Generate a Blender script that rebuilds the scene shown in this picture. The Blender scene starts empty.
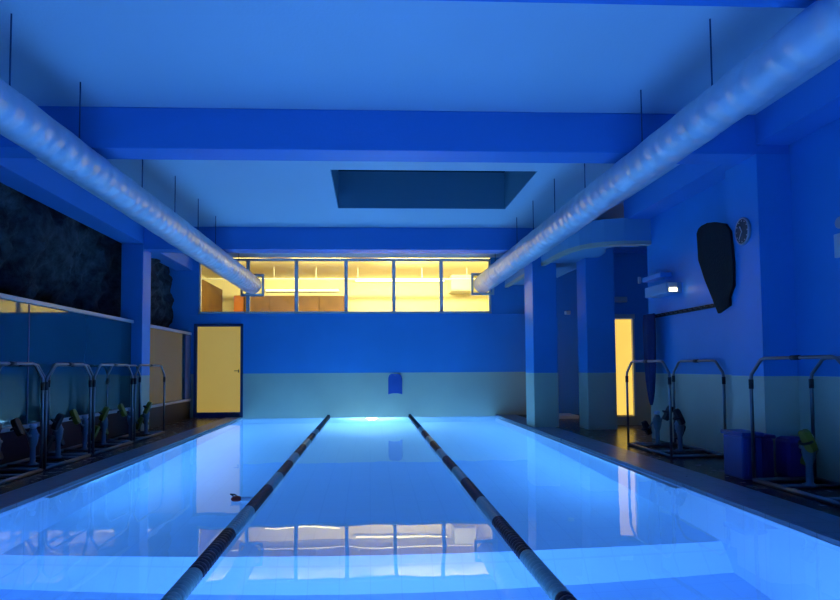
import bpy, bmesh, math, random
from mathutils import Vector, Matrix, noise
random.seed(4)
C = bpy.context.scene.collection
PI = math.pi
EYE = 1.14

# ------------------------------------------------------------------ materials
def mat(name):
    m = bpy.data.materials.new(name); m.use_nodes = True
    nt = m.node_tree
    return m, nt, nt.nodes['Principled BSDF'] if 'Principled BSDF' in nt.nodes else None

def new(nt, t, **kw):
    n = nt.nodes.new(t)
    for k, v in kw.items(): setattr(n, k, v)
    return n

def simple(name, col, rough=.5, metal=0., var=.12, scale=6., bump=0., bscale=40., spec=None, ior=None):
    m, nt, b = mat(name)
    tc = new(nt, 'ShaderNodeTexCoord')
    nz = new(nt, 'ShaderNodeTexNoise'); nz.inputs['Scale'].default_value = scale; nz.inputs['Detail'].default_value = 4
    nt.links.new(tc.outputs['Object'], nz.inputs['Vector'])
    mx = new(nt, 'ShaderNodeMix', data_type='RGBA')
    mx.inputs[6].default_value = (*[c*(1-var) for c in col], 1)
    mx.inputs[7].default_value = (*[min(1, c*(1+var)) for c in col], 1)
    nt.links.new(nz.outputs['Fac'], mx.inputs[0]); nt.links.new(mx.outputs[2], b.inputs['Base Color'])
    b.inputs['Roughness'].default_value = rough; b.inputs['Metallic'].default_value = metal
    if spec is not None: b.inputs['Specular IOR Level'].default_value = spec
    if ior is not None: b.inputs['IOR'].default_value = ior
    if bump:
        n2 = new(nt, 'ShaderNodeTexNoise'); n2.inputs['Scale'].default_value = bscale; n2.inputs['Detail'].default_value = 5
        nt.links.new(tc.outputs['Object'], n2.inputs['Vector'])
        bp = new(nt, 'ShaderNodeBump'); bp.inputs['Strength'].default_value = bump; bp.inputs['Distance'].default_value = .02
        nt.links.new(n2.outputs['Fac'], bp.inputs['Height']); nt.links.new(bp.outputs['Normal'], b.inputs['Normal'])
    return m

def two_tone(name, upper, lower, zsplit=1.035, rough=.45):
    """painted wall: one paint above a line, another below it"""
    m, nt, b = mat(name)
    g = new(nt, 'ShaderNodeNewGeometry'); s = new(nt, 'ShaderNodeSeparateXYZ')
    nt.links.new(g.outputs['Position'], s.inputs[0])
    lt = new(nt, 'ShaderNodeMath', operation='LESS_THAN'); lt.inputs[1].default_value = zsplit
    nt.links.new(s.outputs['Z'], lt.inputs[0])
    nz = new(nt, 'ShaderNodeTexNoise'); nz.inputs['Scale'].default_value = 1.3; nz.inputs['Detail'].default_value = 6
    nt.links.new(g.outputs['Position'], nz.inputs['Vector'])
    mx = new(nt, 'ShaderNodeMix', data_type='RGBA')
    mx.inputs[6].default_value = (*upper, 1); mx.inputs[7].default_value = (*lower, 1)
    nt.links.new(lt.outputs[0], mx.inputs[0])
    hs = new(nt, 'ShaderNodeHueSaturation')
    mr = new(nt, 'ShaderNodeMapRange'); mr.inputs['To Min'].default_value = .9; mr.inputs['To Max'].default_value = 1.1
    nt.links.new(nz.outputs['Fac'], mr.inputs['Value']); nt.links.new(mr.outputs[0], hs.inputs['Value'])
    nt.links.new(mx.outputs[2], hs.inputs['Color']); nt.links.new(hs.outputs['Color'], b.inputs['Base Color'])
    n2 = new(nt, 'ShaderNodeTexNoise'); n2.inputs['Scale'].default_value = 60
    nt.links.new(g.outputs['Position'], n2.inputs['Vector'])
    bp = new(nt, 'ShaderNodeBump'); bp.inputs['Strength'].default_value = .12; bp.inputs['Distance'].default_value = .01
    nt.links.new(n2.outputs['Fac'], bp.inputs['Height']); nt.links.new(bp.outputs['Normal'], b.inputs['Normal'])
    b.inputs['Roughness'].default_value = rough
    return m

def tiles(name, c1, c2, size, rough, grout, bump=.3, spec=.5):
    m, nt, b = mat(name)
    g = new(nt, 'ShaderNodeNewGeometry')
    br = new(nt, 'ShaderNodeTexBrick'); br.offset = 0
    br.inputs['Scale'].default_value = 1; br.inputs['Brick Width'].default_value = size; br.inputs['Row Height'].default_value = size
    br.inputs['Mortar Size'].default_value = size*.02; br.inputs['Mortar Smooth'].default_value = .3
    br.inputs['Color1'].default_value = (*c1, 1); br.inputs['Color2'].default_value = (*c2, 1); br.inputs['Mortar'].default_value = (*grout, 1)
    nt.links.new(g.outputs['Position'], br.inputs['Vector'])
    nt.links.new(br.outputs['Color'], b.inputs['Base Color'])
    nz = new(nt, 'ShaderNodeTexNoise'); nz.inputs['Scale'].default_value = 9; nz.inputs['Detail'].default_value = 5
    nt.links.new(g.outputs['Position'], nz.inputs['Vector'])
    mr = new(nt, 'ShaderNodeMapRange'); mr.inputs['To Min'].default_value = rough*.7; mr.inputs['To Max'].default_value = rough*1.4
    nt.links.new(nz.outputs['Fac'], mr.inputs['Value']); nt.links.new(mr.outputs[0], b.inputs['Roughness'])
    bp = new(nt, 'ShaderNodeBump'); bp.inputs['Strength'].default_value = bump; bp.inputs['Distance'].default_value = .004
    bp.invert = True
    nt.links.new(br.outputs['Fac'], bp.inputs['Height']); nt.links.new(bp.outputs['Normal'], b.inputs['Normal'])
    b.inputs['Specular IOR Level'].default_value = spec
    return m

def emit(name, col, strength, var=.0, scale=2.):
    m, nt, b = mat(name)
    b.inputs['Base Color'].default_value = (*[min(1, c*.8) for c in col], 1)
    b.inputs['Roughness'].default_value = .4
    b.inputs['Emission Strength'].default_value = strength
    if var:
        tc = new(nt, 'ShaderNodeTexCoord'); nz = new(nt, 'ShaderNodeTexNoise'); nz.inputs['Scale'].default_value = scale
        nt.links.new(tc.outputs['Object'], nz.inputs['Vector'])
        mx = new(nt, 'ShaderNodeMix', data_type='RGBA')
        mx.inputs[6].default_value = (*[c*(1-var) for c in col], 1); mx.inputs[7].default_value = (*[c*(1+var) for c in col], 1)
        nt.links.new(nz.outputs['Fac'], mx.inputs[0]); nt.links.new(mx.outputs[2], b.inputs['Emission Color'])
    else:
        b.inputs['Emission Color'].default_value = (*col, 1)
    return m

def window_glass(name, tint=(1, 1, 1)):
    m, nt, b = mat(name); nt.nodes.remove(b)
    out = [n for n in nt.nodes if n.type == 'OUTPUT_MATERIAL'][0]
    t = new(nt, 'ShaderNodeBsdfTransparent'); t.inputs[0].default_value = (*tint, 1)
    g = new(nt, 'ShaderNodeBsdfGlossy'); g.inputs['Roughness'].default_value = .01
    f = new(nt, 'ShaderNodeFresnel'); f.inputs['IOR'].default_value = 1.45
    mx = new(nt, 'ShaderNodeMixShader')
    nt.links.new(f.outputs[0], mx.inputs[0]); nt.links.new(t.outputs[0], mx.inputs[1]); nt.links.new(g.outputs[0], mx.inputs[2])
    nt.links.new(mx.outputs[0], out.inputs['Surface'])
    return m

def water_mat():
    m, nt, b = mat('pool_water')
    b.inputs['Base Color'].default_value = (.88, .97, 1, 1)
    b.inputs['Transmission Weight'].default_value = 1; b.inputs['Roughness'].default_value = 0
    b.inputs['IOR'].default_value = 1.333
    g = new(nt, 'ShaderNodeNewGeometry')
    mp = new(nt, 'ShaderNodeMapping'); mp.inputs['Scale'].default_value = (1.0, .55, 1)
    nt.links.new(g.outputs['Position'], mp.inputs['Vector'])
    nz = new(nt, 'ShaderNodeTexNoise'); nz.inputs['Scale'].default_value = 1.6; nz.inputs['Detail'].default_value = 2.5
    nz.inputs['Roughness'].default_value = .45
    nt.links.new(mp.outputs[0], nz.inputs['Vector'])
    bp = new(nt, 'ShaderNodeBump'); bp.inputs['Strength'].default_value = .22; bp.inputs['Distance'].default_value = .012
    nt.links.new(nz.outputs['Fac'], bp.inputs['Height']); nt.links.new(bp.outputs['Normal'], b.inputs['Normal'])
    return m

def foil_mat():
    m, nt, b = mat('duct_foil')
    tc = new(nt, 'ShaderNodeTexCoord')
    b.inputs['Metallic'].default_value = .3; b.inputs['Roughness'].default_value = .42
    nz = new(nt, 'ShaderNodeTexNoise'); nz.inputs['Scale'].default_value = 3; nz.inputs['Detail'].default_value = 5
    mx = new(nt, 'ShaderNodeMix', data_type='RGBA')
    mx.inputs[6].default_value = (.56, .60, .66, 1); mx.inputs[7].default_value = (.80, .82, .86, 1)
    nt.links.new(tc.outputs['Object'], nz.inputs['Vector']); nt.links.new(nz.outputs['Fac'], mx.inputs[0])
    nt.links.new(mx.outputs[2], b.inputs['Base Color'])
    wv = new(nt, 'ShaderNodeTexWave', wave_type='BANDS', bands_direction='Y'); wv.inputs['Scale'].default_value = 1.6
    wv.inputs['Distortion'].default_value = 3.5; wv.inputs['Detail'].default_value = 3; wv.inputs['Detail Scale'].default_value = 2
    nt.links.new(tc.outputs['Object'], wv.inputs['Vector'])
    vo = new(nt, 'ShaderNodeTexNoise'); vo.inputs['Scale'].default_value = 8; vo.inputs['Detail'].default_value = 4
    nt.links.new(tc.outputs['Object'], vo.inputs['Vector'])
    ad = new(nt, 'ShaderNodeMath', operation='MULTIPLY_ADD'); ad.inputs[1].default_value = .6
    nt.links.new(vo.outputs['Fac'], ad.inputs[0]); nt.links.new(wv.outputs['Fac'], ad.inputs[2])
    bp = new(nt, 'ShaderNodeBump'); bp.inputs['Strength'].default_value = .5; bp.inputs['Distance'].default_value = .025
    nt.links.new(ad.outputs[0], bp.inputs['Height']); nt.links.new(bp.outputs['Normal'], b.inputs['Normal'])
    return m

def rock_mat():
    m, nt, b = mat('bare_rock')
    tc = new(nt, 'ShaderNodeTexCoord')
    nz = new(nt, 'ShaderNodeTexNoise'); nz.inputs['Scale'].default_value = 5; nz.inputs['Detail'].default_value = 10; nz.inputs['Roughness'].default_value = .65
    nt.links.new(tc.outputs['Object'], nz.inputs['Vector'])
    cr = new(nt, 'ShaderNodeValToRGB')
    cr.color_ramp.elements[0].position = .38; cr.color_ramp.elements[0].color = (.012, .010, .012, 1)
    cr.color_ramp.elements[1].position = .68; cr.color_ramp.elements[1].color = (.085, .10, .11, 1)
    nt.links.new(nz.outputs['Fac'], cr.inputs[0]); nt.links.new(cr.outputs[0], b.inputs['Base Color'])
    b.inputs['Roughness'].default_value = .85
    bp = new(nt, 'ShaderNodeBump'); bp.inputs['Strength'].default_value = 1; bp.inputs['Distance'].default_value = .12
    nt.links.new(nz.outputs['Fac'], bp.inputs['Height']); nt.links.new(bp.outputs['Normal'], b.inputs['Normal'])
    return m

BLUE = (.055, .31, .68); TEAL = (.62, .62, .44)
M = {}
M['wall'] = two_tone('wall_paint', BLUE, TEAL)
M['blue'] = simple('blue_paint', BLUE, .45, var=.06, scale=1.2, bump=.1)
M['beam'] = simple('beam_paint', (.06, .26, .64), .45, var=.05, scale=1, bump=.1)
M['ceiling'] = simple('ceiling_paint', (.62, .70, .74), .6, var=.04, scale=.8, bump=.1)
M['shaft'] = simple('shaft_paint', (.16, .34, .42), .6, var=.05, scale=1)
M['white'] = simple('pale_paint', (.62, .66, .68), .5, var=.06)
M['tan'] = simple('tan_paint', (.62, .50, .36), .5, var=.06)
M['soffit'] = simple('soffit_paint', (.22, .40, .58), .5, var=.05, scale=2)
M['deck'] = tiles('deck_tiles', (.045, .034, .030), (.060, .045, .040), .30, .24, (.02, .017, .016))
M['coping'] = tiles('coping_tiles', (.19, .25, .30), (.22, .28, .33), .25, .3, (.10, .13, .16))
M['liner'] = tiles('pool_liner', (.50, .72, .91), (.52, .73, .92), .25, .5, (.46, .66, .86), bump=.1)
M['water'] = water_mat()
M['foil'] = foil_mat()
M['rock'] = rock_mat()
M['steel'] = simple('brushed_steel', (.20, .21, .23), .3, metal=.9, var=.05)
M['rail'] = simple('aluminium_rail', (.46, .48, .50), .4, metal=.3, var=.05)
M['mull'] = simple('mullion_metal', (.62, .64, .62), .45, metal=.1, var=.05)
M['black'] = simple('black_rubber', (.012, .012, .016), .55, var=.2)
M['blackcloth'] = simple('black_cloth', (.003, .003, .006), .9, var=.3, scale=12, bump=.4)
M['navy'] = simple('navy_cloth', (.010, .022, .11), .9, var=.25, scale=14, bump=.6, bscale=60)
M['post'] = simple('post_plastic', (.15, .19, .24), .4, var=.1)
M['maroon'] = simple('maroon_plastic', (.085, .010, .016), .5, var=.2)
M['maroon_tile'] = simple('dark_red_plinth', (.055, .008, .016), .6, var=.2, scale=3)
M['yellow'] = simple('yellow_plastic', (.19, .17, .01), .5, var=.1)
M['darkframe'] = simple('dark_blue_frame', (.02, .06, .16), .45, var=.1)
M['side_glass'] = simple('tinted_side_glass', (.012, .075, .10), .035, var=.25, scale=.6, ior=1.75)
M['glass'] = window_glass('clear_glass', (.97, .97, .94))
M['sky_glass'] = simple('dark_roof_glass', (.01, .015, .03), .05)
M['cream'] = simple('cream_plaster', (.80, .76, .52), .7, var=.05, scale=1)
M['brown'] = simple('brown_wood', (.14, .068, .016), .6, var=.5, scale=5)
M['orange'] = simple('orange_plastic', (.42, .12, .015), .5)
M['blue_plastic'] = simple('blue_plastic', (.015, .05, .26), .45, var=.15, scale=4)
M['purple_plastic'] = simple('purple_plastic', (.06, .02, .16), .5, var=.2)
M['foam'] = simple('blue_foam', (.03, .10, .40), .7, var=.06, bump=.2)
M['float_dark'] = simple('dark_float_plastic', (.030, .014, .028), .35, var=.3, scale=9)
M['float_light'] = simple('pale_float_plastic', (.30, .42, .38), .3, var=.1)
M['cable'] = simple('steel_cable', (.3, .3, .32), .4, metal=.8)
M['door_lit'] = emit('lit_frosted_door', (.60, .41, .085), .56, .06, 1.5)
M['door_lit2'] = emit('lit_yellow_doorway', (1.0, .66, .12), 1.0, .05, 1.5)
M['lens_dim'] = emit('side_lamp_lens', (.5, .8, 1.0), 3)
M['lens'] = emit('lamp_lens', (.75, .95, 1.0), 14)
M['tube'] = emit('lamp_tube', (1, .88, .45), 5)
M['ctrl_lens'] = simple('lens_cover', (.75, .72, .62), .4)
M['red'] = simple('red_plastic', (.5, .04, .03), .4)
M['clockface'] = simple('clock_face', (.012, .03, .05), .35)

# ------------------------------------------------------------------ mesh helpers
def box(bm, x0, x1, y0, y1, z0, z1):
    v = [bm.verts.new((x, y, z)) for x in (x0, x1) for y in (y0, y1) for z in (z0, z1)]
    for f in ((0, 1, 3, 2), (4, 6, 7, 5), (0, 4, 5, 1), (2, 3, 7, 6), (0, 2, 6, 4), (1, 5, 7, 3)):
        bm.faces.new([v[i] for i in f])

def link(name, bm, m, parent=None, smooth=False, bevel=0., seg=2):
    bmesh.ops.recalc_face_normals(bm, faces=bm.faces)
    me = bpy.data.meshes.new(name); bm.to_mesh(me); bm.free()
    if smooth:
        for p in me.polygons: p.use_smooth = True
    me.materials.append(M[m])
    o = bpy.data.objects.new(name, me); C.objects.link(o)
    if parent: o.parent = parent
    if bevel:
        b = o.modifiers.new('bevel', 'BEVEL'); b.width = bevel; b.segments = seg; b.limit_method = 'ANGLE'
    return o

def boxes(name, bl, m, parent=None, bevel=0.):
    bm = bmesh.new()
    for b in bl: box(bm, *b)
    return link(name, bm, m, parent, bevel=bevel)

def tube(bm, pts, r, n=12, cap=True):
    pts = [Vector(p) for p in pts]
    rings = []; up = None
    for i, p in enumerate(pts):
        if i == 0: t = (pts[1]-p)
        elif i == len(pts)-1: t = (p-pts[i-1])
        else: t = (pts[i+1]-p).normalized() + (p-pts[i-1]).normalized()
        t.normalize()
        if up is None:
            up = Vector((0, 0, 1)) if abs(t.z) < .9 else Vector((1, 0, 0))
        a = (up - t*up.dot(t)).normalized(); b = t.cross(a); up = a
        rr = r[i] if isinstance(r, (list, tuple)) else r
        rings.append([bm.verts.new(p + rr*(math.cos(2*PI*k/n)*a + math.sin(2*PI*k/n)*b)) for k in range(n)])
    for i in range(len(rings)-1):
        for k in range(n):
            bm.faces.new((rings[i][k], rings[i][(k+1) % n], rings[i+1][(k+1) % n], rings[i+1][k]))
    if cap:
        bm.faces.new(rings[0][::-1]); bm.faces.new(rings[-1])

def lathe(bm, prof, axis='Z', c=(0, 0, 0), n=20):
    """profile of (radius, height) turned about an axis"""
    c = Vector(c); rings = []
    for r, h in prof:
        ring = []
        for k in range(n):
            a = 2*PI*k/n; u, v = r*math.cos(a), r*math.sin(a)
            p = {'Z': (u, v, h), 'Y': (u, h, v), 'X': (h, u, v)}[axis]
            ring.append(bm.verts.new(c+Vector(p)))
        rings.append(ring)
    for i in range(len(rings)-1):
        for k in range(n):
            bm.faces.new((rings[i][k], rings[i][(k+1) % n], rings[i+1][(k+1) % n], rings[i+1][k]))
    bm.faces.new(rings[0][::-1]); bm.faces.new(rings[-1])

def prism(bm, poly, axis, a, b):
    """closed outline extruded along an axis: poly holds the two other coordinates in x,y,z order"""
    def P(u, v, w): return {'X': (w, u, v), 'Y': (u, w, v), 'Z': (u, v, w)}[axis]
    A = [bm.verts.new(P(u, v, a)) for u, v in poly]; B = [bm.verts.new(P(u, v, b)) for u, v in poly]
    bm.faces.new(A); bm.faces.new(B[::-1])
    for i in range(len(poly)):
        j = (i+1) % len(poly); bm.faces.new((A[i], B[i], B[j], A[j]))

def empty(name, loc=(0, 0, 0)):
    o = bpy.data.objects.new(name, None); C.objects.link(o); o.location = loc; o.empty_display_size = .1
    return o
def tag(o, label=None, cat=None, group=None, kind=None):
    if label: o['label'] = label
    if cat: o['category'] = cat
    if group: o['group'] = group
    if kind: o['kind'] = kind
    return o
def st(o, label=None, cat=None): return tag(o, label, cat, kind='structure')

# ------------------------------------------------------------------ dimensions (metres), taken off the photograph
D = 13.5                       # back wall
ZC, ZB = 3.75, 3.333           # ceiling, cross-beam soffit
XL, XR = -4.10, 3.04           # inner faces of the column lines
WR = 4.37                      # right wall
PL, PR, P0, P1 = -2.95, 2.95, .8, D
FZ = .03
NEAR = -2.2

# ------------------------------------------------------------------ shell
o = boxes('floor', [(-5.6, -3.30, NEAR, D, -.3, FZ), (3.42, 5.6, NEAR, D, -.3, FZ), (-3.30, 3.42, NEAR, P0-.35, -.3, FZ)], 'deck')
st(o, 'dark brown glossy deck tiles around the pool', 'floor')
o = boxes('trim_1', [(-3.30, PL, P0-.35, D, -.3, FZ+.004), (PR, 3.42, P0-.35, D, -.3, FZ+.004), (PL, PR, P0-.35, P0, -.3, FZ+.004)], 'coping')
st(o, 'pale blue-grey coping tiles along the pool edge', 'pool edge')
# pool basin: deep near part, short ramp, shallower far part
bm = bmesh.new()
prof = [(P0, -1.70), (4.64, -1.70), (4.80, -1.20), (P1, -1.20)]
for x in (PL, PR):
    vs = [bm.verts.new((x, y, z)) for y, z in prof] + [bm.verts.new((x, P1, .0)), bm.verts.new((x, P0, .0))]
    bm.faces.new(vs)
fl = [[bm.verts.new((x, y, z)) for x in (PL, PR)] for y, z in prof]
for a, b in zip(fl, fl[1:]): bm.faces.new((a[0], a[1], b[1], b[0]))
for y, z in ((P0, -1.70), (P1, -1.20)):
    bm.faces.new([bm.verts.new(p) for p in ((PL, y, z), (PR, y, z), (PR, y, 0), (PL, y, 0))])
me = bpy.data.meshes.new('pool_basin'); bm.to_mesh(me); bm.free(); me.materials.append(M['liner'])
basin = bpy.data.objects.new('pool_basin', me); C.objects.link(basin)
so = basin.modifiers.new('s', 'SOLIDIFY'); so.thickness = .01; so.offset = 0
st(basin, 'light blue tiled pool basin under the water', 'pool')
bm = bmesh.new()
vs = [bm.verts.new(p) for p in ((PL, P0, 0), (PR, P0, 0), (PR, P1, 0), (PL, P1, 0))]; bm.faces.new(vs)
water = link('water', bm, 'water')
tag(water, 'still glowing blue water filling the pool', 'water', kind='stuff')

# back wall with the window band, the left door opening and the paint line
wx0, wx1, wz0, wz1 = -3.95, 2.88, 2.42, 3.75
dx0, dx1, dz1 = -4.05, -2.925, 2.19
o = boxes('wall_back', [(-5.6, dx0, D, D+.2, -1.6, wz0), (dx0, dx1, D, D+.2, -1.6, FZ), (dx0, dx1, D, D+.2, dz1, wz0), (dx1, 5.6, D, D+.2, -1.6, wz0),
                        (-5.6, wx0, D, D+.2, wz0, ZC), (wx1, 5.6, D, D+.2, wz0, ZC)], 'wall')
st(o, 'back wall painted blue above and pale teal below', 'wall')
o = boxes('wall_right', [(WR, WR+.2, NEAR, 8.84, -.3, ZC)], 'wall'); st(o, 'blue right wall with teal lower band', 'wall')
o = boxes('wall_alcove', [(5.6, 5.8, 8.64, D+.2, -.3, ZC), (WR+.2, 5.6, 8.64, 8.84, -.3, ZC)], 'wall'); st(o, 'side wall of the recess behind the columns', 'wall')
o = boxes('wall_left', [(-5.8, -5.6, NEAR, D+.2, -.3, ZC)], 'blue'); st(o, 'outer left wall behind the rock', 'wall')
o = boxes('wall_near', [(-5.6, 5.6, NEAR-.2, NEAR, -.3, ZC)], 'wall'); st(o, 'blue wall behind the photographer', 'wall')
# pilaster on the right wall
o = boxes('trim_2', [(4.01, WR, 5.725, 6.25, FZ, ZB)], 'wall'); st(o, 'shallow blue pilaster carrying the clock', 'pillar')
# ceiling with skylight shaft
sx0, sx1, sy0, sy1 = -.508, 2.25, 7.50, 9.34
T = .2
o = boxes('ceiling', [(-5.6, sx0, NEAR, D, ZC, ZC+T), (sx1, 5.6, NEAR, D, ZC, ZC+T), (sx0, sx1, NEAR, sy0, ZC, ZC+T), (sx0, sx1, sy1, D, ZC, ZC+T)], 'ceiling')
st(o, 'pale ceiling between the blue beams', 'ceiling')
bm = bmesh.new()
for b in ((sx0-.1, sx0, sy0-.1, sy1+.1, ZC+T, 4.5), (sx1, sx1+.1, sy0-.1, sy1+.1, ZC+T, 4.5), (sx0, sx1, sy0-.1, sy0, ZC+T, 4.5), (sx0, sx1, sy1, sy1+.1, ZC+T, 4.5)): box(bm, *b)
sk = empty('skylight', ((sx0+sx1)/2, (sy0+sy1)/2, ZC)); st(sk, 'rectangular skylight recess in the ceiling, dark glass at its top', 'skylight')
def under(o, p):
    o.parent = p; o.matrix_parent_inverse = Matrix.Translation(-p.location); return o
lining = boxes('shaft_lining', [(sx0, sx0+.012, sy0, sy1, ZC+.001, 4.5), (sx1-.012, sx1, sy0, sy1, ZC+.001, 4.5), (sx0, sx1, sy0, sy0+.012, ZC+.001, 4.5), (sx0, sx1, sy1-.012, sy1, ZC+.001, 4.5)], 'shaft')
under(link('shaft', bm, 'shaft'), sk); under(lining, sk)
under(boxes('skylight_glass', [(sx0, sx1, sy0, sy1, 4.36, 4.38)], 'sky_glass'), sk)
# cross beams
for i, (y0, y1) in enumerate(((2.75, 3.35), (5.73, 6.05), (10.60, 10.95))):
    o = boxes('ceiling_beam', [(-4.1, 5.6 if i == 2 else WR, y0, y1, ZB, ZC)], 'beam', bevel=.008)
    st(o, ['nearest blue cross beam, at the top picture edge', 'middle blue cross beam in front of the skylight', 'farthest blue cross beam above the window band'][i], 'beam')
# long edge beams
o = boxes('ceiling_beam', [(-4.49, -4.1, NEAR, D, 3.43, ZC)], 'beam', bevel=.008); st(o, 'blue edge beam running along the left side', 'beam')
o = boxes('ceiling_beam', [(4.012, WR, NEAR, 8.84, 3.43, ZC)], 'beam', bevel=.008); st(o, 'blue edge beam running along the right wall', 'beam')
# columns
for x0, x1, y0, y1, lab in ((-4.49, -4.1, 10.58, 10.97, 'blue square column at the left with pale inner face'),
                            (3.04, 3.50, 10.60, 11.15, 'blue column standing at the right pool edge'),
                            (3.86, 4.38, 10.10, 10.55, 'blue column right of the pool-edge column'),
                            (-4.49, -4.1, 4.9, 5.25, 'near left column outside the picture')):
    o = boxes('column', [(x0, x1, y0, y1, FZ, 3.43 if x0 < 0 else ZC)], 'wall', bevel=.01); st(o, lab, 'column')
# recess wall with lit doorway
ry = 10.85
o = boxes('wall_recess', [(4.30, 4.58, ry, ry+.12, FZ, ZC), (4.58, 5.05, ry, ry+.12, 2.08, ZC), (5.05, 5.6, ry, ry+.12, FZ, ZC), (4.58, 5.05, ry, ry+.12, FZ, .2)], 'wall')
st(o, 'recess wall with the bright yellow doorway', 'wall')
d2 = empty('door_2', (4.8, ry, .2)); st(d2, 'bright yellow lit door behind the right columns', 'door')
under(boxes('door_panel', [(4.60, 5.03, ry+.04, ry+.08, .22, 2.05)], 'door_lit2'), d2)
under(boxes('door_frame', [(4.55, 5.08, ry-.02, ry+.03, 2.06, 2.15), (5.03, 5.07, ry-.02, ry+.03, .2, 2.06), (4.56, 4.60, ry-.02, ry+.03, .2, 2.04)], 'mull'), d2)
# left door
d1 = empty('door_1', (-3.48, D, FZ)); st(d1, 'frosted yellow lit door in a dark frame, left end of the back wall', 'door')
under(boxes('door_frame', [(dx0, -3.975, D-.03, D+.1, FZ, dz1), (-2.985, dx1, D-.03, D+.1, FZ, dz1), (-3.975, -2.985, D-.03, D+.1, 2.125, dz1), (-3.975, -2.985, D-.03, D+.1, FZ, .15)], 'darkframe', bevel=.005), d1)
under(boxes('door_panel', [(-3.975, -2.985, D+.02, D+.05, .15, 2.125)], 'door_lit'), d1)
bm = bmesh.new(); tube(bm, [(-3.03, D+.02, 1.10), (-3.03, D-.04, 1.10), (-3.12, D-.04, 1.10)], .008, 8); box(bm, -3.04, -3.02, D+.0, D+.019, 1.06, 1.13)
under(link('door_handle', bm, 'black'), d1)

# window band
w1 = empty('window_1', ((wx0+wx1)/2, D, wz0)); st(w1, 'long band of six panes in the back wall looking into a yellow lit room', 'window')
mz1 = wz1-.03
under(boxes('window_frame', [(wx0, wx1, D-.03, D+.09, wz0, wz0+.05), (wx0, wx1, D-.01, D+.09, mz1-.055, mz1), (wx0, wx0+.035, D-.01, D+.09, wz0+.05, mz1-.055), (wx1-.05, wx1, D-.01, D+.09, wz0+.05, mz1-.055)], 'mull'), w1)
ms = [-2.825, -1.703, -.545, .577, 1.70]
for x in ms: under(boxes('mullion', [(x-.04, x+.04, D, D+.08, wz0+.05, mz1-.055)], 'mull'), w1)
ed = [wx0+.035]+ms+[wx1-.05]
for a, b in zip(ed, ed[1:]): under(boxes('glass_pane', [(a+.02, b-.02, D+.035, D+.043, wz0+.05, mz1-.055)], 'glass'), w1)
st(boxes('trim_3', [(wx0-.2, 5.0, D-.035, D, wz0-.03, wz0-.004)], 'blue'), 'thin ledge under the window band', 'ledge')

# room behind the windows
o = boxes('wall_office', [(-4.75, 4.2, 17.0, 17.1, 1.9, 3.95), (-4.85, -4.75, D+.2, 17.1, 1.9, 3.95), (3.5, 3.6, D+.2, 17.1, 1.9, 3.95)], 'cream')
st(o, 'cream walls of the lit room behind the windows', 'wall')
st(boxes('ceiling_office', [(-4.85, 3.6, D+.2, 17.1, 3.81, 3.9)], 'cream'), 'cream ceiling of the lit room behind the windows', 'ceiling')
st(boxes('floor_office', [(-4.85, 3.6, D+.2, 17.1, 1.9, 2.0)], 'brown'), 'floor of the lit room behind the windows', 'floor')
bm = bmesh.new(); box(bm, -3.55, -.72, 16.5, 16.98, 2.0, 3.22)
cab = link('storage_cabinet', bm, 'brown', bevel=.01); tag(cab, 'long brown wooden cabinet seen through the left window panes', 'cabinet')
for k in range(4):
    x = -3.52+k*.70
    d = boxes('cabinet_door', [(x, x+.67, 16.475, 16.499, 2.05, 3.18)], 'brown', cab, bevel=.004)
tag(boxes('storage_crate', [(-3.86, -3.58, 16.55, 16.85, 2.0, 3.24)], 'orange', bevel=.01), 'orange upright box beside the cabinet in the lit room', 'box')
pn = boxes('partition_panel', [(-4.35, -4.28, 15.0, 16.95, 2.0, 3.45)], 'brown'); tag(pn, 'brown panel standing edge-on in the lit room, leftmost pane', 'panel')
vb = boxes('ventilation_box', [(2.34, 2.95, 16.3, 16.99, 3.33, 3.80)], 'white', bevel=.01); tag(vb, 'pale square ventilation box high in the rightmost window pane', 'vent box')
pp = empty('ceiling_pipe', (0, 15.2, 3.5)); tag(pp, 'thin horizontal pipe hung below the lit room ceiling', 'pipe')
bm = bmesh.new(); tube(bm, [(-4.7, 15.2, 3.5), (3.45, 15.2, 3.5)], .02, 8); under(link('pipe', bm, 'mull'), pp)
for x in (-2.5, -1.4, -.3, 1.4, 2.6):
    bm = bmesh.new(); tube(bm, [(x, 15.2, 3.515), (x, 15.2, 3.80)], .008, 6); under(link('hanger', bm, 'mull'), pp)
for x0, x1, y, z, lab in ((-3.0, -.9, 16.85, 3.42, 'fluorescent tube above the brown cabinet'), (-.4, 2.2, 16.85, 3.70, 'long fluorescent tube high on the lit room wall')):
    t = empty('fluorescent_lamp', ((x0+x1)/2, y, z)); tag(t, lab, 'lamp')
    bm = bmesh.new(); tube(bm, [(x0, y-.04, z), (x1, y-.04, z)], .02, 8); under(link('tube', bm, 'tube'), t)
    under(boxes('housing', [(x0-.02, x1+.02, y-.01, y+.14, z-.03, z+.03)], 'white'), t)

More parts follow.
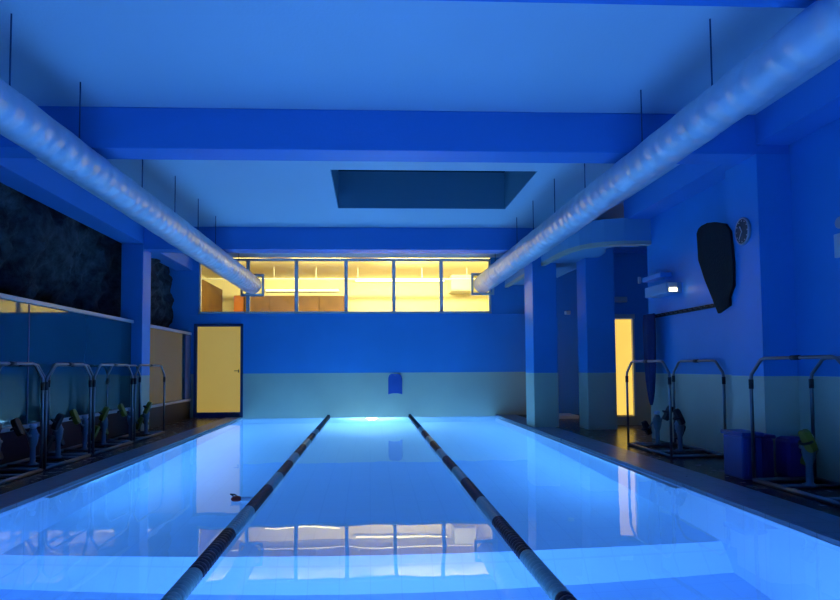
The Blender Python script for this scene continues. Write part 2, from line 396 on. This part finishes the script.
# ------------------------------------------------------------------ left glazed partitions and rock
def partition(name, x, y0, y1, ztop, mulls, lab, plinth):
    w = empty(name, (x, (y0+y1)/2, FZ)); st(w, lab, 'partition')
    under(boxes('plinth', [(x-.06, x+.02, y0, y1, FZ, .42)], plinth), w)
    under(boxes('sill', [(x-.10, x+.06, y0, y1, .42, .47)], 'rail', bevel=.006), w)
    under(boxes('top_rail', [(x-.07, x+.05, y0, y1, ztop-.055, ztop)], 'rail', bevel=.006), w)
    e = [y0]+mulls+[y1]
    for a, b in zip(e, e[1:]): under(boxes('glass_panel', [(x-.006, x+.006, a+.012, b-.012, .47, ztop-.055)], 'side_glass'), w)
    for m_ in mulls: under(boxes('upright', [(x-.02, x+.012, m_-.012, m_+.012, .47, ztop-.055)], 'darkframe'), w)
    return w
partition('window_2', -4.30, 5.25, 10.6, 2.035, [7.45], 'long dark glazed partition under the rock, left side', 'maroon_tile')
partition('window_4', -4.30, NEAR, 4.9, 2.035, [-.5, 2.2], 'glazed partition nearest the photographer on the left', 'maroon_tile')
w3 = partition('window_3', -4.15, 10.97, D-.02, 1.99, [], 'short glazed partition reflecting yellow light, by the left door', 'black')
under(boxes('end_post', [(-4.19, -4.11, D-.42, D-.02, .47, 1.93)], 'darkframe'), w3)

bm = bmesh.new()
ny, nz = 230, 64
grid = []
for i in range(ny+1):
    y = NEAR+(D-NEAR)*i/ny; row = []
    for j in range(nz+1):
        z = .0+3.75*j/nz
        p = Vector((0, y*.8, z*.9))
        d = noise.fractal(p*.9, .9, 2.1, 6)*.34 + abs(noise.noise(Vector((3, y*1.7, z*.45))))*.34 + noise.fractal(p*4, .8, 2, 4)*.06
        x = -4.98+d+.16*(z-2.2)
        k_ = min(1, max(0, (y-10.7)/.4)); x = min(x+.30*k_, -4.53+.30*k_)
        row.append(bm.verts.new((x, y, z)))
    grid.append(row)
for i in range(ny):
    for j in range(nz): bm.faces.new((grid[i][j], grid[i+1][j], grid[i+1][j+1], grid[i][j+1]))
rk = link('wall_rock', bm, 'rock', smooth=True); st(rk, 'dark natural rock face above the left glazed partition', 'rock wall')

# ------------------------------------------------------------------ curved soffit on the right
outer = [(WR, 8.70), (3.95, 8.70), (3.67, 8.78), (3.50, 8.88), (3.37, 9.05), (3.28, 9.30), (3.23, 9.65), (3.21, 10.2), (3.21, D-.01)]
inner = [(4.11, D-.01), (4.11, 10.6), (4.09, 10.0), (4.03, 9.60), (3.90, 9.30), (4.0, 9.16), (WR, 9.12)]
bm = bmesh.new(); prism(bm, outer+inner, 'Z', 3.09, 3.44)
o = link('trim_4', bm, 'soffit'); st(o, 'curved dropped soffit sweeping round behind the right duct', 'soffit')
bm = bmesh.new()
lip = outer + [(WR, 8.80), (3.97, 8.80), (3.72, 8.87), (3.57, 8.96), (3.45, 9.10), (3.36, 9.33), (3.31, 9.66), (3.29, 10.2), (3.29, D-.01)][::-1]
prism(bm, lip, 'Z', 3.03, 3.09)
o = link('trim_5', bm, 'tan'); st(o, 'pale lower lip of the curved soffit', 'soffit edge')

# ------------------------------------------------------------------ ventilation ducts
def duct(x, z, lab):
    t = empty('ventilation_duct', (x, 0, z)); tag(t, lab, 'duct', 'round silver ducts under the ceiling')
    bm = bmesh.new(); y = NEAR+.05; pts, rs = [], []
    while y < D-.02:
        base = .155+.05*max(0, min(1, (y-2.5)/6.5)) + .012*max(0, min(1, (y-9)/4))
        ph = (y % .62)/.62
        dent = .0025*math.sin(ph*2*PI) + (-.008 if ph < .06 else 0)
        pts.append((x+noise.noise(Vector((x, y*.7, 0)))*.004, y, z+noise.noise(Vector((x, y*.7, 5)))*.004)); rs.append(base+dent); y += .045
    pts.append((x, D-.02, z)); rs.append(rs[-1])
    tube(bm, pts, rs, 36)
    under(link('duct_tube', bm, 'foil', smooth=True), t)
    under(boxes('collar', [(x-.27, x+.27, D-.022, D+.03, z+.20, z+.26), (x-.27, x+.27, D-.022, D+.03, z-.26, z-.20), (x-.27, x-.22, D-.022, D+.03, z-.20, z+.20), (x+.22, x+.27, D-.022, D+.03, z-.20, z+.20)], 'mull'), t)
    for yy in (.6, 1.9, 4.23 if x < 0 else 4.13, 5.24, 6.68, 7.80, 8.85, 9.85, 11.6):
        bm = bmesh.new(); tube(bm, [(x+.11*(-1 if x > 0 else 1), yy, z+.12), (x+.11*(-1 if x > 0 else 1), yy, ZC)], .0065, 6)
        under(link('hanger_rod', bm, 'darkframe'), t)
    return t
duct(-2.72, 3.09, 'silver round duct hanging along the left side of the ceiling')
duct(2.68, 3.115, 'silver round duct hanging along the right side of the ceiling')

# ------------------------------------------------------------------ lane ropes
def float_mesh(name, m):
    bm = bmesh.new()
    lathe(bm, [(.012, -.021), (.040, -.021), (.048, -.015), (.051, -.004), (.051, .004), (.048, .015), (.040, .021), (.012, .021)], 'Y', n=18)
    bmesh.ops.recalc_face_normals(bm, faces=bm.faces)
    me = bpy.data.meshes.new(name); bm.to_mesh(me); bm.free(); me.materials.append(M[m])
    for p in me.polygons: p.use_smooth = False
    return me
FM = {True: float_mesh('dark_float', 'float_dark'), False: float_mesh('pale_float', 'float_light')}
def is_dark(y, off):
    if y > 10.7+off: return True
    return ((y-off-3.23) % 1.445) < .82
def rope(x, off, lab):
    t = empty('lane_rope', (x, P0, .02)); tag(t, lab, 'lane rope', 'lane ropes stretched down the pool')
    bm = bmesh.new(); tube(bm, [(x, P0+.01, .015), (x, D-.01, .015)], .008, 8); under(link('cable', bm, 'cable'), t)
    ys = [P0+.12+.049*i for i in range(int((D-.2-P0)/.049))]
    vis = [y for y in ys if y > 2.55][:100]; rest = [y for y in ys if y not in vis]
    for y in vis:
        o = bpy.data.objects.new('float', FM[is_dark(y, off)]); C.objects.link(o); o.parent = t
        o.matrix_parent_inverse = Matrix.Translation(-t.location)
        o.location = (x+.004*math.sin(y*1.3), y, .015); o.rotation_euler = (random.uniform(-.03, .03), random.uniform(0, 6), random.uniform(-.03, .03))
    for dark in (True, False):
        bm = bmesh.new()
        for y in rest:
            if is_dark(y, off) == dark:
                lathe(bm, [(.012, -.021), (.040, -.021), (.048, -.015), (.051, 0), (.048, .015), (.040, .021), (.012, .021)], 'Y', (x, y, .015), n=14)
        o = under(link('floats', bm, 'float_dark' if dark else 'float_light'), t); o['kind'] = 'stuff'
    bm = bmesh.new(); box(bm, x-.03, x+.03, D-.05, D-.002, -.03, .07); under(link('wall_anchor', bm, 'black'), t)
rope(-.958, 0., 'left lane rope of dark and pale float discs')
rope(.933, .2, 'right lane rope of dark and pale float discs')

# floating thermometer by the left rope
t = empty('floating_thermometer', (-1.130, 5.12, 0)); tag(t, 'small white floating thermometer with a red end beside the left lane rope', 'thermometer')
bm = bmesh.new(); tube(bm, [(-1.120, 5.12, .012), (-1.070, 5.11, .014), (-1.010, 5.10, .012)], [.018, .022, .016], 12); under(link('body', bm, 'white', smooth=True), t)
bm = bmesh.new(); lathe(bm, [(.01, 0), (.04, .005), (.05, .02), (.04, .035), (.012, .045)], 'Z', (-1.160, 5.12, -.005), 16); under(link('float_head', bm, 'red', smooth=True), t)
bm = bmesh.new(); tube(bm, [(-1.180, 5.13, .03), (-1.220, 5.15, .05), (-1.190, 5.18, .04), (-1.150, 5.15, .02)], .006, 6); under(link('tether_loop', bm, 'black'), t)

# ------------------------------------------------------------------ exercise frames (stainless rails with pedal posts)
def chamfer_hoop(bm, x, y0, y1, z0, zt, c=.17, r=.016):
    tube(bm, [(x, y0, z0), (x, y0, zt-c-.03), (x, y0+.012, zt-c+.02), (x, y0+c-.02, zt-.014), (x, y0+c+.03, zt),
              (x, y1-c-.03, zt), (x, y1-c+.02, zt-.014), (x, y1-.012, zt-c+.02), (x, y1, zt-c-.03), (x, y1, z0)], r, 12)
def exercise(xf, xb, y0, y1, posts, pedal_mat, lab, group):
    t = empty('aqua_bike', ((xf+xb)/2, (y0+y1)/2, FZ)); tag(t, lab, 'exercise bike', group)
    zt = 1.21; z0 = FZ+.02
    s = 1 if xb > xf else -1
    for x in (xf, xb):
        bm = bmesh.new(); chamfer_hoop(bm, x, y0, y1, z0, zt); under(link('rail_hoop', bm, 'steel', smooth=True), t)
        for yy in (y0, y1):
            bm = bmesh.new(); tube(bm, [(x, yy, zt-.29), (x, yy, zt-.20)], .021, 12)
            tube(bm, [(x, yy, zt-.20), (x, yy, zt-.205)], .020, 12)
            under(link('rubber_sleeve', bm, 'black', smooth=True), t)
        bm = bmesh.new(); ym = (y0+y1)/2; tube(bm, [(x, ym-.05, zt), (x, ym+.05, zt)], .021, 12); under(link('grip_pad', bm, 'black', smooth=True), t)
        bm = bmesh.new(); tube(bm, [(x, y0, z0), (x, y1, z0)], .022, 12); under(link('base_tube', bm, 'steel', smooth=True), t)
    for yy in (y0, y1):
        bm = bmesh.new(); tube(bm, [(xf, yy, z0), (xb, yy, z0)], .020, 12); under(link('cross_tube', bm, 'steel', smooth=True), t)
    xm = (xf+xb)/2
    for k, (py, phi) in enumerate(posts):
        bm = bmesh.new(); tube(bm, [(xf+s*.0, py, z0), (xb, py, z0)], .018, 10)
        under(link('post_foot', bm, 'steel', smooth=True), t)
        bm = bmesh.new(); lathe(bm, [(.060, 0), (.060, .015), (.030, .03), (.028, .20), (.045, .25), (.055, .30), (.055, .36), (.038, .40), (.030, .42), (.012, .425)], 'Z', (xm, py, FZ+.02), 18)
        po = under(link('post', bm, 'post', smooth=True), t)
        cz = FZ+.36
        bm = bmesh.new(); tube(bm, [(xm, py-.10, cz), (xm, py+.10, cz)], .018, 10)
        hb_ = bmesh.new(); lathe(hb_, [(.010, .42), (.034, .425), (.042, .445), (.034, .468), (.012, .475)], 'Z', (xm, py, FZ+.02), 16)
        under(link('post_knob', hb_, 'white', smooth=True), t)
        ax = under(link('axle', bm, 'steel', smooth=True), t)
        for q in (-1, 1):
            a = phi if q < 0 else phi+PI
            R_ = .15
            px, pz = xm+R_*math.cos(a), cz+R_*math.sin(a)*.9
            bm = bmesh.new(); tube(bm, [(xm, py+q*.085, cz), (px, py+q*.085, pz)], .013, 8)
            under(link('crank_arm', bm, 'steel', smooth=True), t)
            # pedal: long rounded foot plate with a strap over it
            bm = bmesh.new()
            L_, W_, H_ = .105, .050, .030
            n = 20; outl = []
            for i in range(n):
                th = 2*PI*i/n; e = .6
                outl.append((L_*math.copysign(abs(math.cos(th))**e, math.cos(th)), W_*math.copysign(abs(math.sin(th))**e, math.sin(th))))
            prism(bm, outl, 'Z', -H_, H_)
            tilt = PI/2-.45*(-1 if a % (2*PI) < PI else 1)*s if False else a+.25
            Mx = Matrix.Translation((px, py+q*.145, pz)) @ Matrix.Rotation(-(PI/2-.42*math.copysign(1, math.cos(a))), 4, 'Y')
            bmesh.ops.transform(bm, matrix=Mx, verts=bm.verts)
            pe = under(link('pedal', bm, pedal_mat, bevel=.008), t)
            bm = bmesh.new()
            tube(bm, [(.0, -W_-.004, 0), (.0, -W_-.004, .035), (.0, -W_*.5, .065), (.0, W_*.5, .065), (.0, W_+.004, .035), (.0, W_+.004, 0)], .012, 8)
            bmesh.ops.transform(bm, matrix=Mx, verts=bm.verts)
            sp = link('strap', bm, 'black', smooth=True); sp.parent = pe
    return t
GL = 'pedal bikes in steel rails along the left wall'; GR = 'pedal bikes in steel rails along the right wall'
exercise(-3.60, -4.18, 5.42, 6.53, [(5.75, 2.2), (6.2, 1.0)], 'maroon', 'steel railed pedal bike frame cut by the left picture edge', GL)
exercise(-3.60, -4.18, 6.60, 7.62, [(6.88, 2.2), (7.42, 1.1)], 'black', 'steel railed bike frame second from the left edge, dark pedals', GL)
exercise(-3.60, -4.18, 7.72, 8.93, [(8.10, 2.0), (8.66, 1.1)], 'yellow', 'steel railed bike frame third along the left wall, yellow pedals', GL)
exercise(-3.60, -4.02, 9.04, 10.30, [(9.42, 2.1), (10.05, 1.0)], 'yellow', 'farthest left bike frame in front of the blue column', GL)
exercise(3.65, 4.325, 6.90, 8.07, [(7.32, 2.15), (7.90, 1.0)], 'black', 'steel railed bike frame below the coat rail, dark pedals', GR)
exercise(3.68, 4.28, 4.25, 5.44, [(4.60, 2.5), (5.12, 2.45)], 'yellow', 'steel railed bike frame at the right picture edge, yellow-green pedals', GR)

# ------------------------------------------------------------------ boxes by the pilaster
def crate(x0, x1, y0, y1, h, m, lab):
    bm = bmesh.new(); box(bm, x0+.015, x1-.015, y0+.015, y1-.015, FZ+.001, FZ+h-.04)
    t = link('storage_box', bm, m, bevel=.02); tag(t, lab, 'box')
    boxes('lid', [(x0, x1, y0, y1, FZ+h-.04, FZ+h)], m, t, bevel=.012)
    for k in range(3):
        xx = x0+.05+(x1-x0-.1)*(k+.5)/3
        boxes('rib', [(xx-.012, xx+.012, y0+.002, y0+.0151, FZ+.04, FZ+h-.06)], m, t)
crate(3.61, 3.84, 5.50, 5.85, .46, 'blue_plastic', 'bright blue plastic box beside the pilaster, left of the rail post')
crate(3.855, 4.0, 5.56, 5.85, .43, 'purple_plastic', 'dark purple box against the pilaster, right of the blue box')
tag(boxes('storage_bag', [(4.06, 4.28, 5.46, 5.70, FZ, .44)], 'purple_plastic', bevel=.05), 'dark purple bag behind the near right rail', 'bag')

# ------------------------------------------------------------------ things on the walls
def round_poly(pts, n=3):
    out = []
    for i, p in enumerate(pts):
        a, b, c = Vector(pts[i-1]), Vector(p), Vector(pts[(i+1) % len(pts)])
        for k in range(n):
            s = (k+.5)/n
            q0 = b.lerp(a, .5*(1-s)) if s < .5 else b.lerp(c, .5*s)
            m1 = a.lerp(b, .5); m2 = b.lerp(c, .5)
            out.append(tuple(m1.lerp(b, s).lerp(b.lerp(m2, s), s)))
    return out
# kickboard
kb = [(.43, .53), (.43, .90), (.45, .97), (.50, 1.005), (.59, 1.01), (.68, 1.005), (.735, .97), (.755, .90), (.755, .53), (.70, .545), (.64, .555), (.54, .555), (.48, .545)]
bm = bmesh.new(); prism(bm, kb, 'Y', D-.045, D-.004)
k = link('kickboard', bm, 'foam', bevel=.008); tag(k, 'blue foam kickboard hanging on the teal part of the back wall', 'kickboard')
bm = bmesh.new(); lathe(bm, [(.006, -.05), (.006, 0), (.014, .003)], 'Y', (.592, D-.05, .975), 10); link('hook', bm, 'steel', k)
# black hanging bag
hb = [(6.79, 2.75), (6.75, 2.8), (6.69, 2.82), (6.57, 2.825), (6.43, 2.8), (6.23, 2.73), (6.15, 2.63), (6.11, 2.28), (6.12, 2.02), (6.2, 1.9), (6.2, 1.81), (6.41, 1.74), (6.46, 1.83), (6.65, 2.16), (6.77, 2.42)]
bm = bmesh.new(); prism(bm, hb, 'X', 3.972, 4.006)
tube(bm, [(3.99, 6.45, 2.70), (4.05, 6.45, 2.72), (4.366, 6.45, 2.72)], .012, 8)
o = link('hanging_bag', bm, 'blackcloth', bevel=.012, seg=3); tag(o, 'large black tapering bag hanging on the right wall left of the clock', 'bag')
# coat rail
cr = empty('coat_rail', (4.35, 7.6, 1.90)); tag(cr, 'dark coat rail with small hooks along the right wall', 'coat rail')
under(boxes('rail', [(4.335, 4.368, 6.66, 8.66, 1.88, 1.93)], 'black', bevel=.004), cr)
for i in range(16):
    y = 6.72+i*.123
    bm = bmesh.new(); tube(bm, [(4.335, y, 1.905), (4.315, y, 1.90), (4.30, y, 1.905), (4.297, y, 1.925)], .006, 8); under(link('hook', bm, 'steel', smooth=True), cr)
# long navy towel
bm = bmesh.new()
ring = []
prof = [(1.93, .17, .03), (1.80, .18, .045), (1.5, .17, .05), (1.2, .15, .05), (.95, .125, .045), (.75, .09, .035), (.62, .05, .025), (.56, .02, .015)]
for z, w, d in prof:
    r_ = []
    for k_ in range(24):
        a = 2*PI*k_/24; f = 1+.22*math.sin(5*a+z*2)
        r_.append(bm.verts.new((4.235+d*f*math.cos(a), 8.55+w*math.sin(a)*(1+.06*math.sin(3*a+z)), z)))
    ring.append(r_)
for i in range(len(ring)-1):
    for k_ in range(24): bm.faces.new((ring[i][k_], ring[i][(k_+1) % 24], ring[i+1][(k_+1) % 24], ring[i+1][k_]))
bm.faces.new(ring[0][::-1]); bm.faces.new(ring[-1])
o = link('bath_towel', bm, 'navy', smooth=True); tag(o, 'long navy towel hanging at the far end of the coat rail', 'towel')
# clock
ck = empty('wall_clock', (4.0, 5.96, 2.58)); tag(ck, 'round dark wall clock with pale rim on the pilaster', 'clock')
bm = bmesh.new(); lathe(bm, [(.145, .0), (.148, -.012), (.145, -.025), (.132, -.028), (.130, -.018), (.02, -.016)], 'X', (4.008, 5.96, 2.58), 32); under(link('rim', bm, 'rail', smooth=True), ck)
bm = bmesh.new(); lathe(bm, [(.131, -.015), (.131, -.022)], 'X', (4.008, 5.96, 2.58), 32); under(link('dial', bm, 'clockface'), ck)
for ang, ln, w in ((.6, .07, .010), (2.5, .105, .007)):
    bm = bmesh.new(); dy, dz = math.sin(ang), math.cos(ang)
    tube(bm, [(3.983, 5.96, 2.58), (3.983, 5.96+ln*dy, 2.58+ln*dz)], w*.6, 6); under(link('hand', bm, 'mull'), ck)
bm = bmesh.new()
for i in range(12):
    a = i*PI/6; y, z = 5.96+.112*math.sin(a), 2.58+.112*math.cos(a); box(bm, 3.982, 3.9855, y-.006, y+.006, z-.006, z+.006)
under(link('hour_marks', bm, 'mull'), ck)
ck.scale = (1, .8, 1)
# wall lamps and brackets on the right wall
wl = empty('emergency_lamp', (4.15, 8.25, 2.28)); tag(wl, 'long box lamp on the right wall with a bright white end', 'lamp')
under(boxes('housing', [(4.15, 4.368, 7.86, 8.50, 2.17, 2.32)], 'soffit', bevel=.01), wl)
under(boxes('end_cap', [(4.165, 4.29, 7.835, 7.859, 2.18, 2.31)], 'ctrl_lens', bevel=.004), wl)
under(boxes('lens', [(4.172, 4.283, 7.828, 7.834, 2.185, 2.235)], 'tube'), wl)
br = empty('bracket_box', (4.15, 8.3, 2.5)); tag(br, 'dark blue bracket box above the box lamp', 'bracket box')
under(boxes('bracket', [(4.19, 4.368, 8.10, 8.66, 2.43, 2.50)], 'blue', bevel=.01), br)
under(boxes('end_plate', [(4.14, 4.18, 8.66, 8.70, 2.42, 2.52)], 'rail', bevel=.004), br)
rl = empty('recess_lamp', (4.6, ry, 2.33)); tag(rl, 'small pale tube lamp above the bright yellow door', 'lamp')
under(boxes('tube_cover', [(4.64, 4.92, ry-.09, ry-.03, 2.37, 2.46)], 'white', bevel=.02), rl)
under(boxes('back_plate', [(4.62, 4.94, ry-.03, ry-.001, 2.39, 2.48)], 'mull', bevel=.004), rl)
sl = boxes('wall_sensor', [(4.62, 4.75, D-.10, D-.001, 2.38, 2.47)], 'white', bevel=.015); tag(sl, 'tiny pale box on the wall between the right columns', 'sensor')
# shower pipe on back wall between the columns, low step
bm = bmesh.new(); tube(bm, [(4.41, D-.04, .35), (4.41, D-.04, 1.0), (4.36, D-.05, 1.15)], .018, 8)
o = link('water_pipe', bm, 'rail', smooth=True); tag(o, 'thin pale pipe low on the wall between the right columns', 'pipe')
o = boxes('step_block', [(4.02, 4.50, 12.3, 12.9, FZ, .10)], 'white', bevel=.01); tag(o, 'low pale step on the floor between the right columns', 'step')
dn = boxes('dark_doorway', [(4.44, 5.1, D-.03, D-.001, FZ, 2.9)], 'blue', bevel=.005); st(dn, 'plain blue door leaf behind the right columns', 'door'); dn.name = 'door_3'
# fixture at right picture edge
fx = empty('wall_thermometer', (4.25, 5.02, 2.3)); tag(fx, 'small grey wall fixture at the right picture edge', 'thermometer')
under(boxes('gauge_body', [(4.335, 4.368, 5.05, 5.17, 2.14, 2.36)], 'mull', bevel=.006), fx)
bm = bmesh.new(); lathe(bm, [(.055, 0), (.055, -.02), (.045, -.028)], 'X', (4.368, 5.11, 2.46), 20); under(link('gauge_dial', bm, 'rail'), fx)

# ------------------------------------------------------------------ underwater lamps
def pool_lamp(x, y, z, face, lab, lens='lens'):
    t = empty('underwater_lamp', (x, y, z)); tag(t, lab, 'pool lamp', 'round lamps set in the pool ends')
    s = face
    bm = bmesh.new(); lathe(bm, [(.17, 0), (.17, s*.015), (.155, s*.03), (.145, s*.03), (.145, s*.012)], 'Y', (x, y, z), 28); under(link('bezel', bm, 'rail', smooth=False), t)
    bm = bmesh.new(); lathe(bm, [(.143, s*.013), (.143, s*.022), (.10, s*.032), (.03, s*.036)], 'Y', (x, y, z), 28); under(link('lens', bm, lens, smooth=True), t)
    return t
pool_lamp(.05, D-.006, -.19, -1, 'bright lamp just under the waterline of the back wall')

def area(name, loc, rot, sx, sy, col, W, caustic=False, spread=None):
    l = bpy.data.lights.new(name, 'AREA'); l.shape = 'RECTANGLE'; l.size = sx; l.size_y = sy; l.color = col; l.energy = W
    if spread: l.spread = spread
    o = bpy.data.objects.new(name, l); C.objects.link(o); o.location = loc; o.rotation_euler = rot
    if caustic: l.cycles.is_caustics_light = True
    return o
def point(name, loc, col, W, r, caustic=True):
    l = bpy.data.lights.new(name, 'POINT'); l.color = col; l.energy = W; l.shadow_soft_size = r
    o = bpy.data.objects.new(name, l); C.objects.link(o); o.location = loc
    if caustic: l.cycles.is_caustics_light = True
    return o
NEARC = (.17, .42, 1.0)
for x in (-1.5, 0, 1.5):
    pool_lamp(x, P0+.006, -.6, 1, 'round lamp in the near end of the pool, ' + {-1.5: 'left', 0: 'middle', 1.5: 'right'}[x] + ' of three', 'lens_dim')
    point('pool_light', (x, P0+.25, -.6), NEARC, 240 if x == 0 else 105, .12)
point('pool_light_far', (.05, D-.24, -.24), (.36, .70, 1.0), 260, .08)
for x, sd in ((PL, 1), (PR, -1)):           # strips added under the long pool edges to brighten the mid-pool, turned down
    h = boxes('added_edge_light_strip', [(min(x+sd*.004, x+sd*.07), max(x+sd*.004, x+sd*.07), 5.4, 12.9, -.075, -.06)], 'rail')
    tag(h, ('left' if sd > 0 else 'right') + ' underwater light strip added under the long pool edge', 'light strip')
    l = bpy.data.lights.new('added_edge_light', 'AREA'); l.shape = 'RECTANGLE'; l.size = .05; l.size_y = 6.7; l.color = (.12, .43, 1); l.energy = 82
    o = bpy.data.objects.new('added_edge_light', l); C.objects.link(o); o.location = (x+sd*.045, 9.5, -.105)
    o.rotation_euler = (0, -sd*math.radians(45), 0)
for x, W in ((-3.2, 60), (-1.2, 100), (1.0, 230), (2.6, 70)):     # warm wash lights over the window head, turned into the lit room
    area('office_light', (x, D+.35, 3.72), (math.radians(52), 0, 0), 1.4, .12, (1, .84, .36), W)
for o in bpy.data.objects:
    if o.type == 'MESH': o.cycles.is_caustics_receiver = True
water.cycles.is_caustics_receiver = False
water.cycles.is_caustics_caster = True

# ------------------------------------------------------------------ world, camera, view
w = bpy.data.worlds.new('night'); bpy.context.scene.world = w; w.use_nodes = True
w.node_tree.nodes['Background'].inputs[0].default_value = (.01, .02, .06, 1); w.node_tree.nodes['Background'].inputs[1].default_value = .3

yaw, pit, rol = [math.radians(a) for a in (2.388, 2.503, .355)]
f = Vector((math.sin(yaw)*math.cos(pit), math.cos(yaw)*math.cos(pit), math.sin(pit)))
r0 = Vector((math.cos(yaw), -math.sin(yaw), 0)); u0 = r0.cross(f)
r = math.cos(rol)*r0-math.sin(rol)*u0; u = math.sin(rol)*r0+math.cos(rol)*u0
cam = bpy.data.cameras.new('camera'); co = bpy.data.objects.new('camera', cam); C.objects.link(co)
co.matrix_world = Matrix(((r.x, u.x, -f.x, 0), (r.y, u.y, -f.y, 0), (r.z, u.z, -f.z, EYE), (0, 0, 0, 1)))
cam.sensor_width = 36; cam.lens = 577.265/840*36
cam.shift_x = (420-393.613)/840; cam.shift_y = (342.908-300)/840
cam.clip_start = .05; cam.clip_end = 100
sc = bpy.context.scene; sc.camera = co
sc.view_settings.view_transform = 'Standard'; sc.view_settings.look = 'None'; sc.view_settings.gamma = 1
sc.view_settings.exposure = 0; sc.view_settings.use_curve_mapping = False
cy = sc.cycles
cy.use_denoising = True
cy.max_bounces = 12; cy.diffuse_bounces = 7; cy.glossy_bounces = 5; cy.transmission_bounces = 8; cy.transparent_max_bounces = 8
cy.caustics_refractive = True; cy.caustics_reflective = False; cy.sample_clamp_indirect = 6
cy.blur_glossy = .3
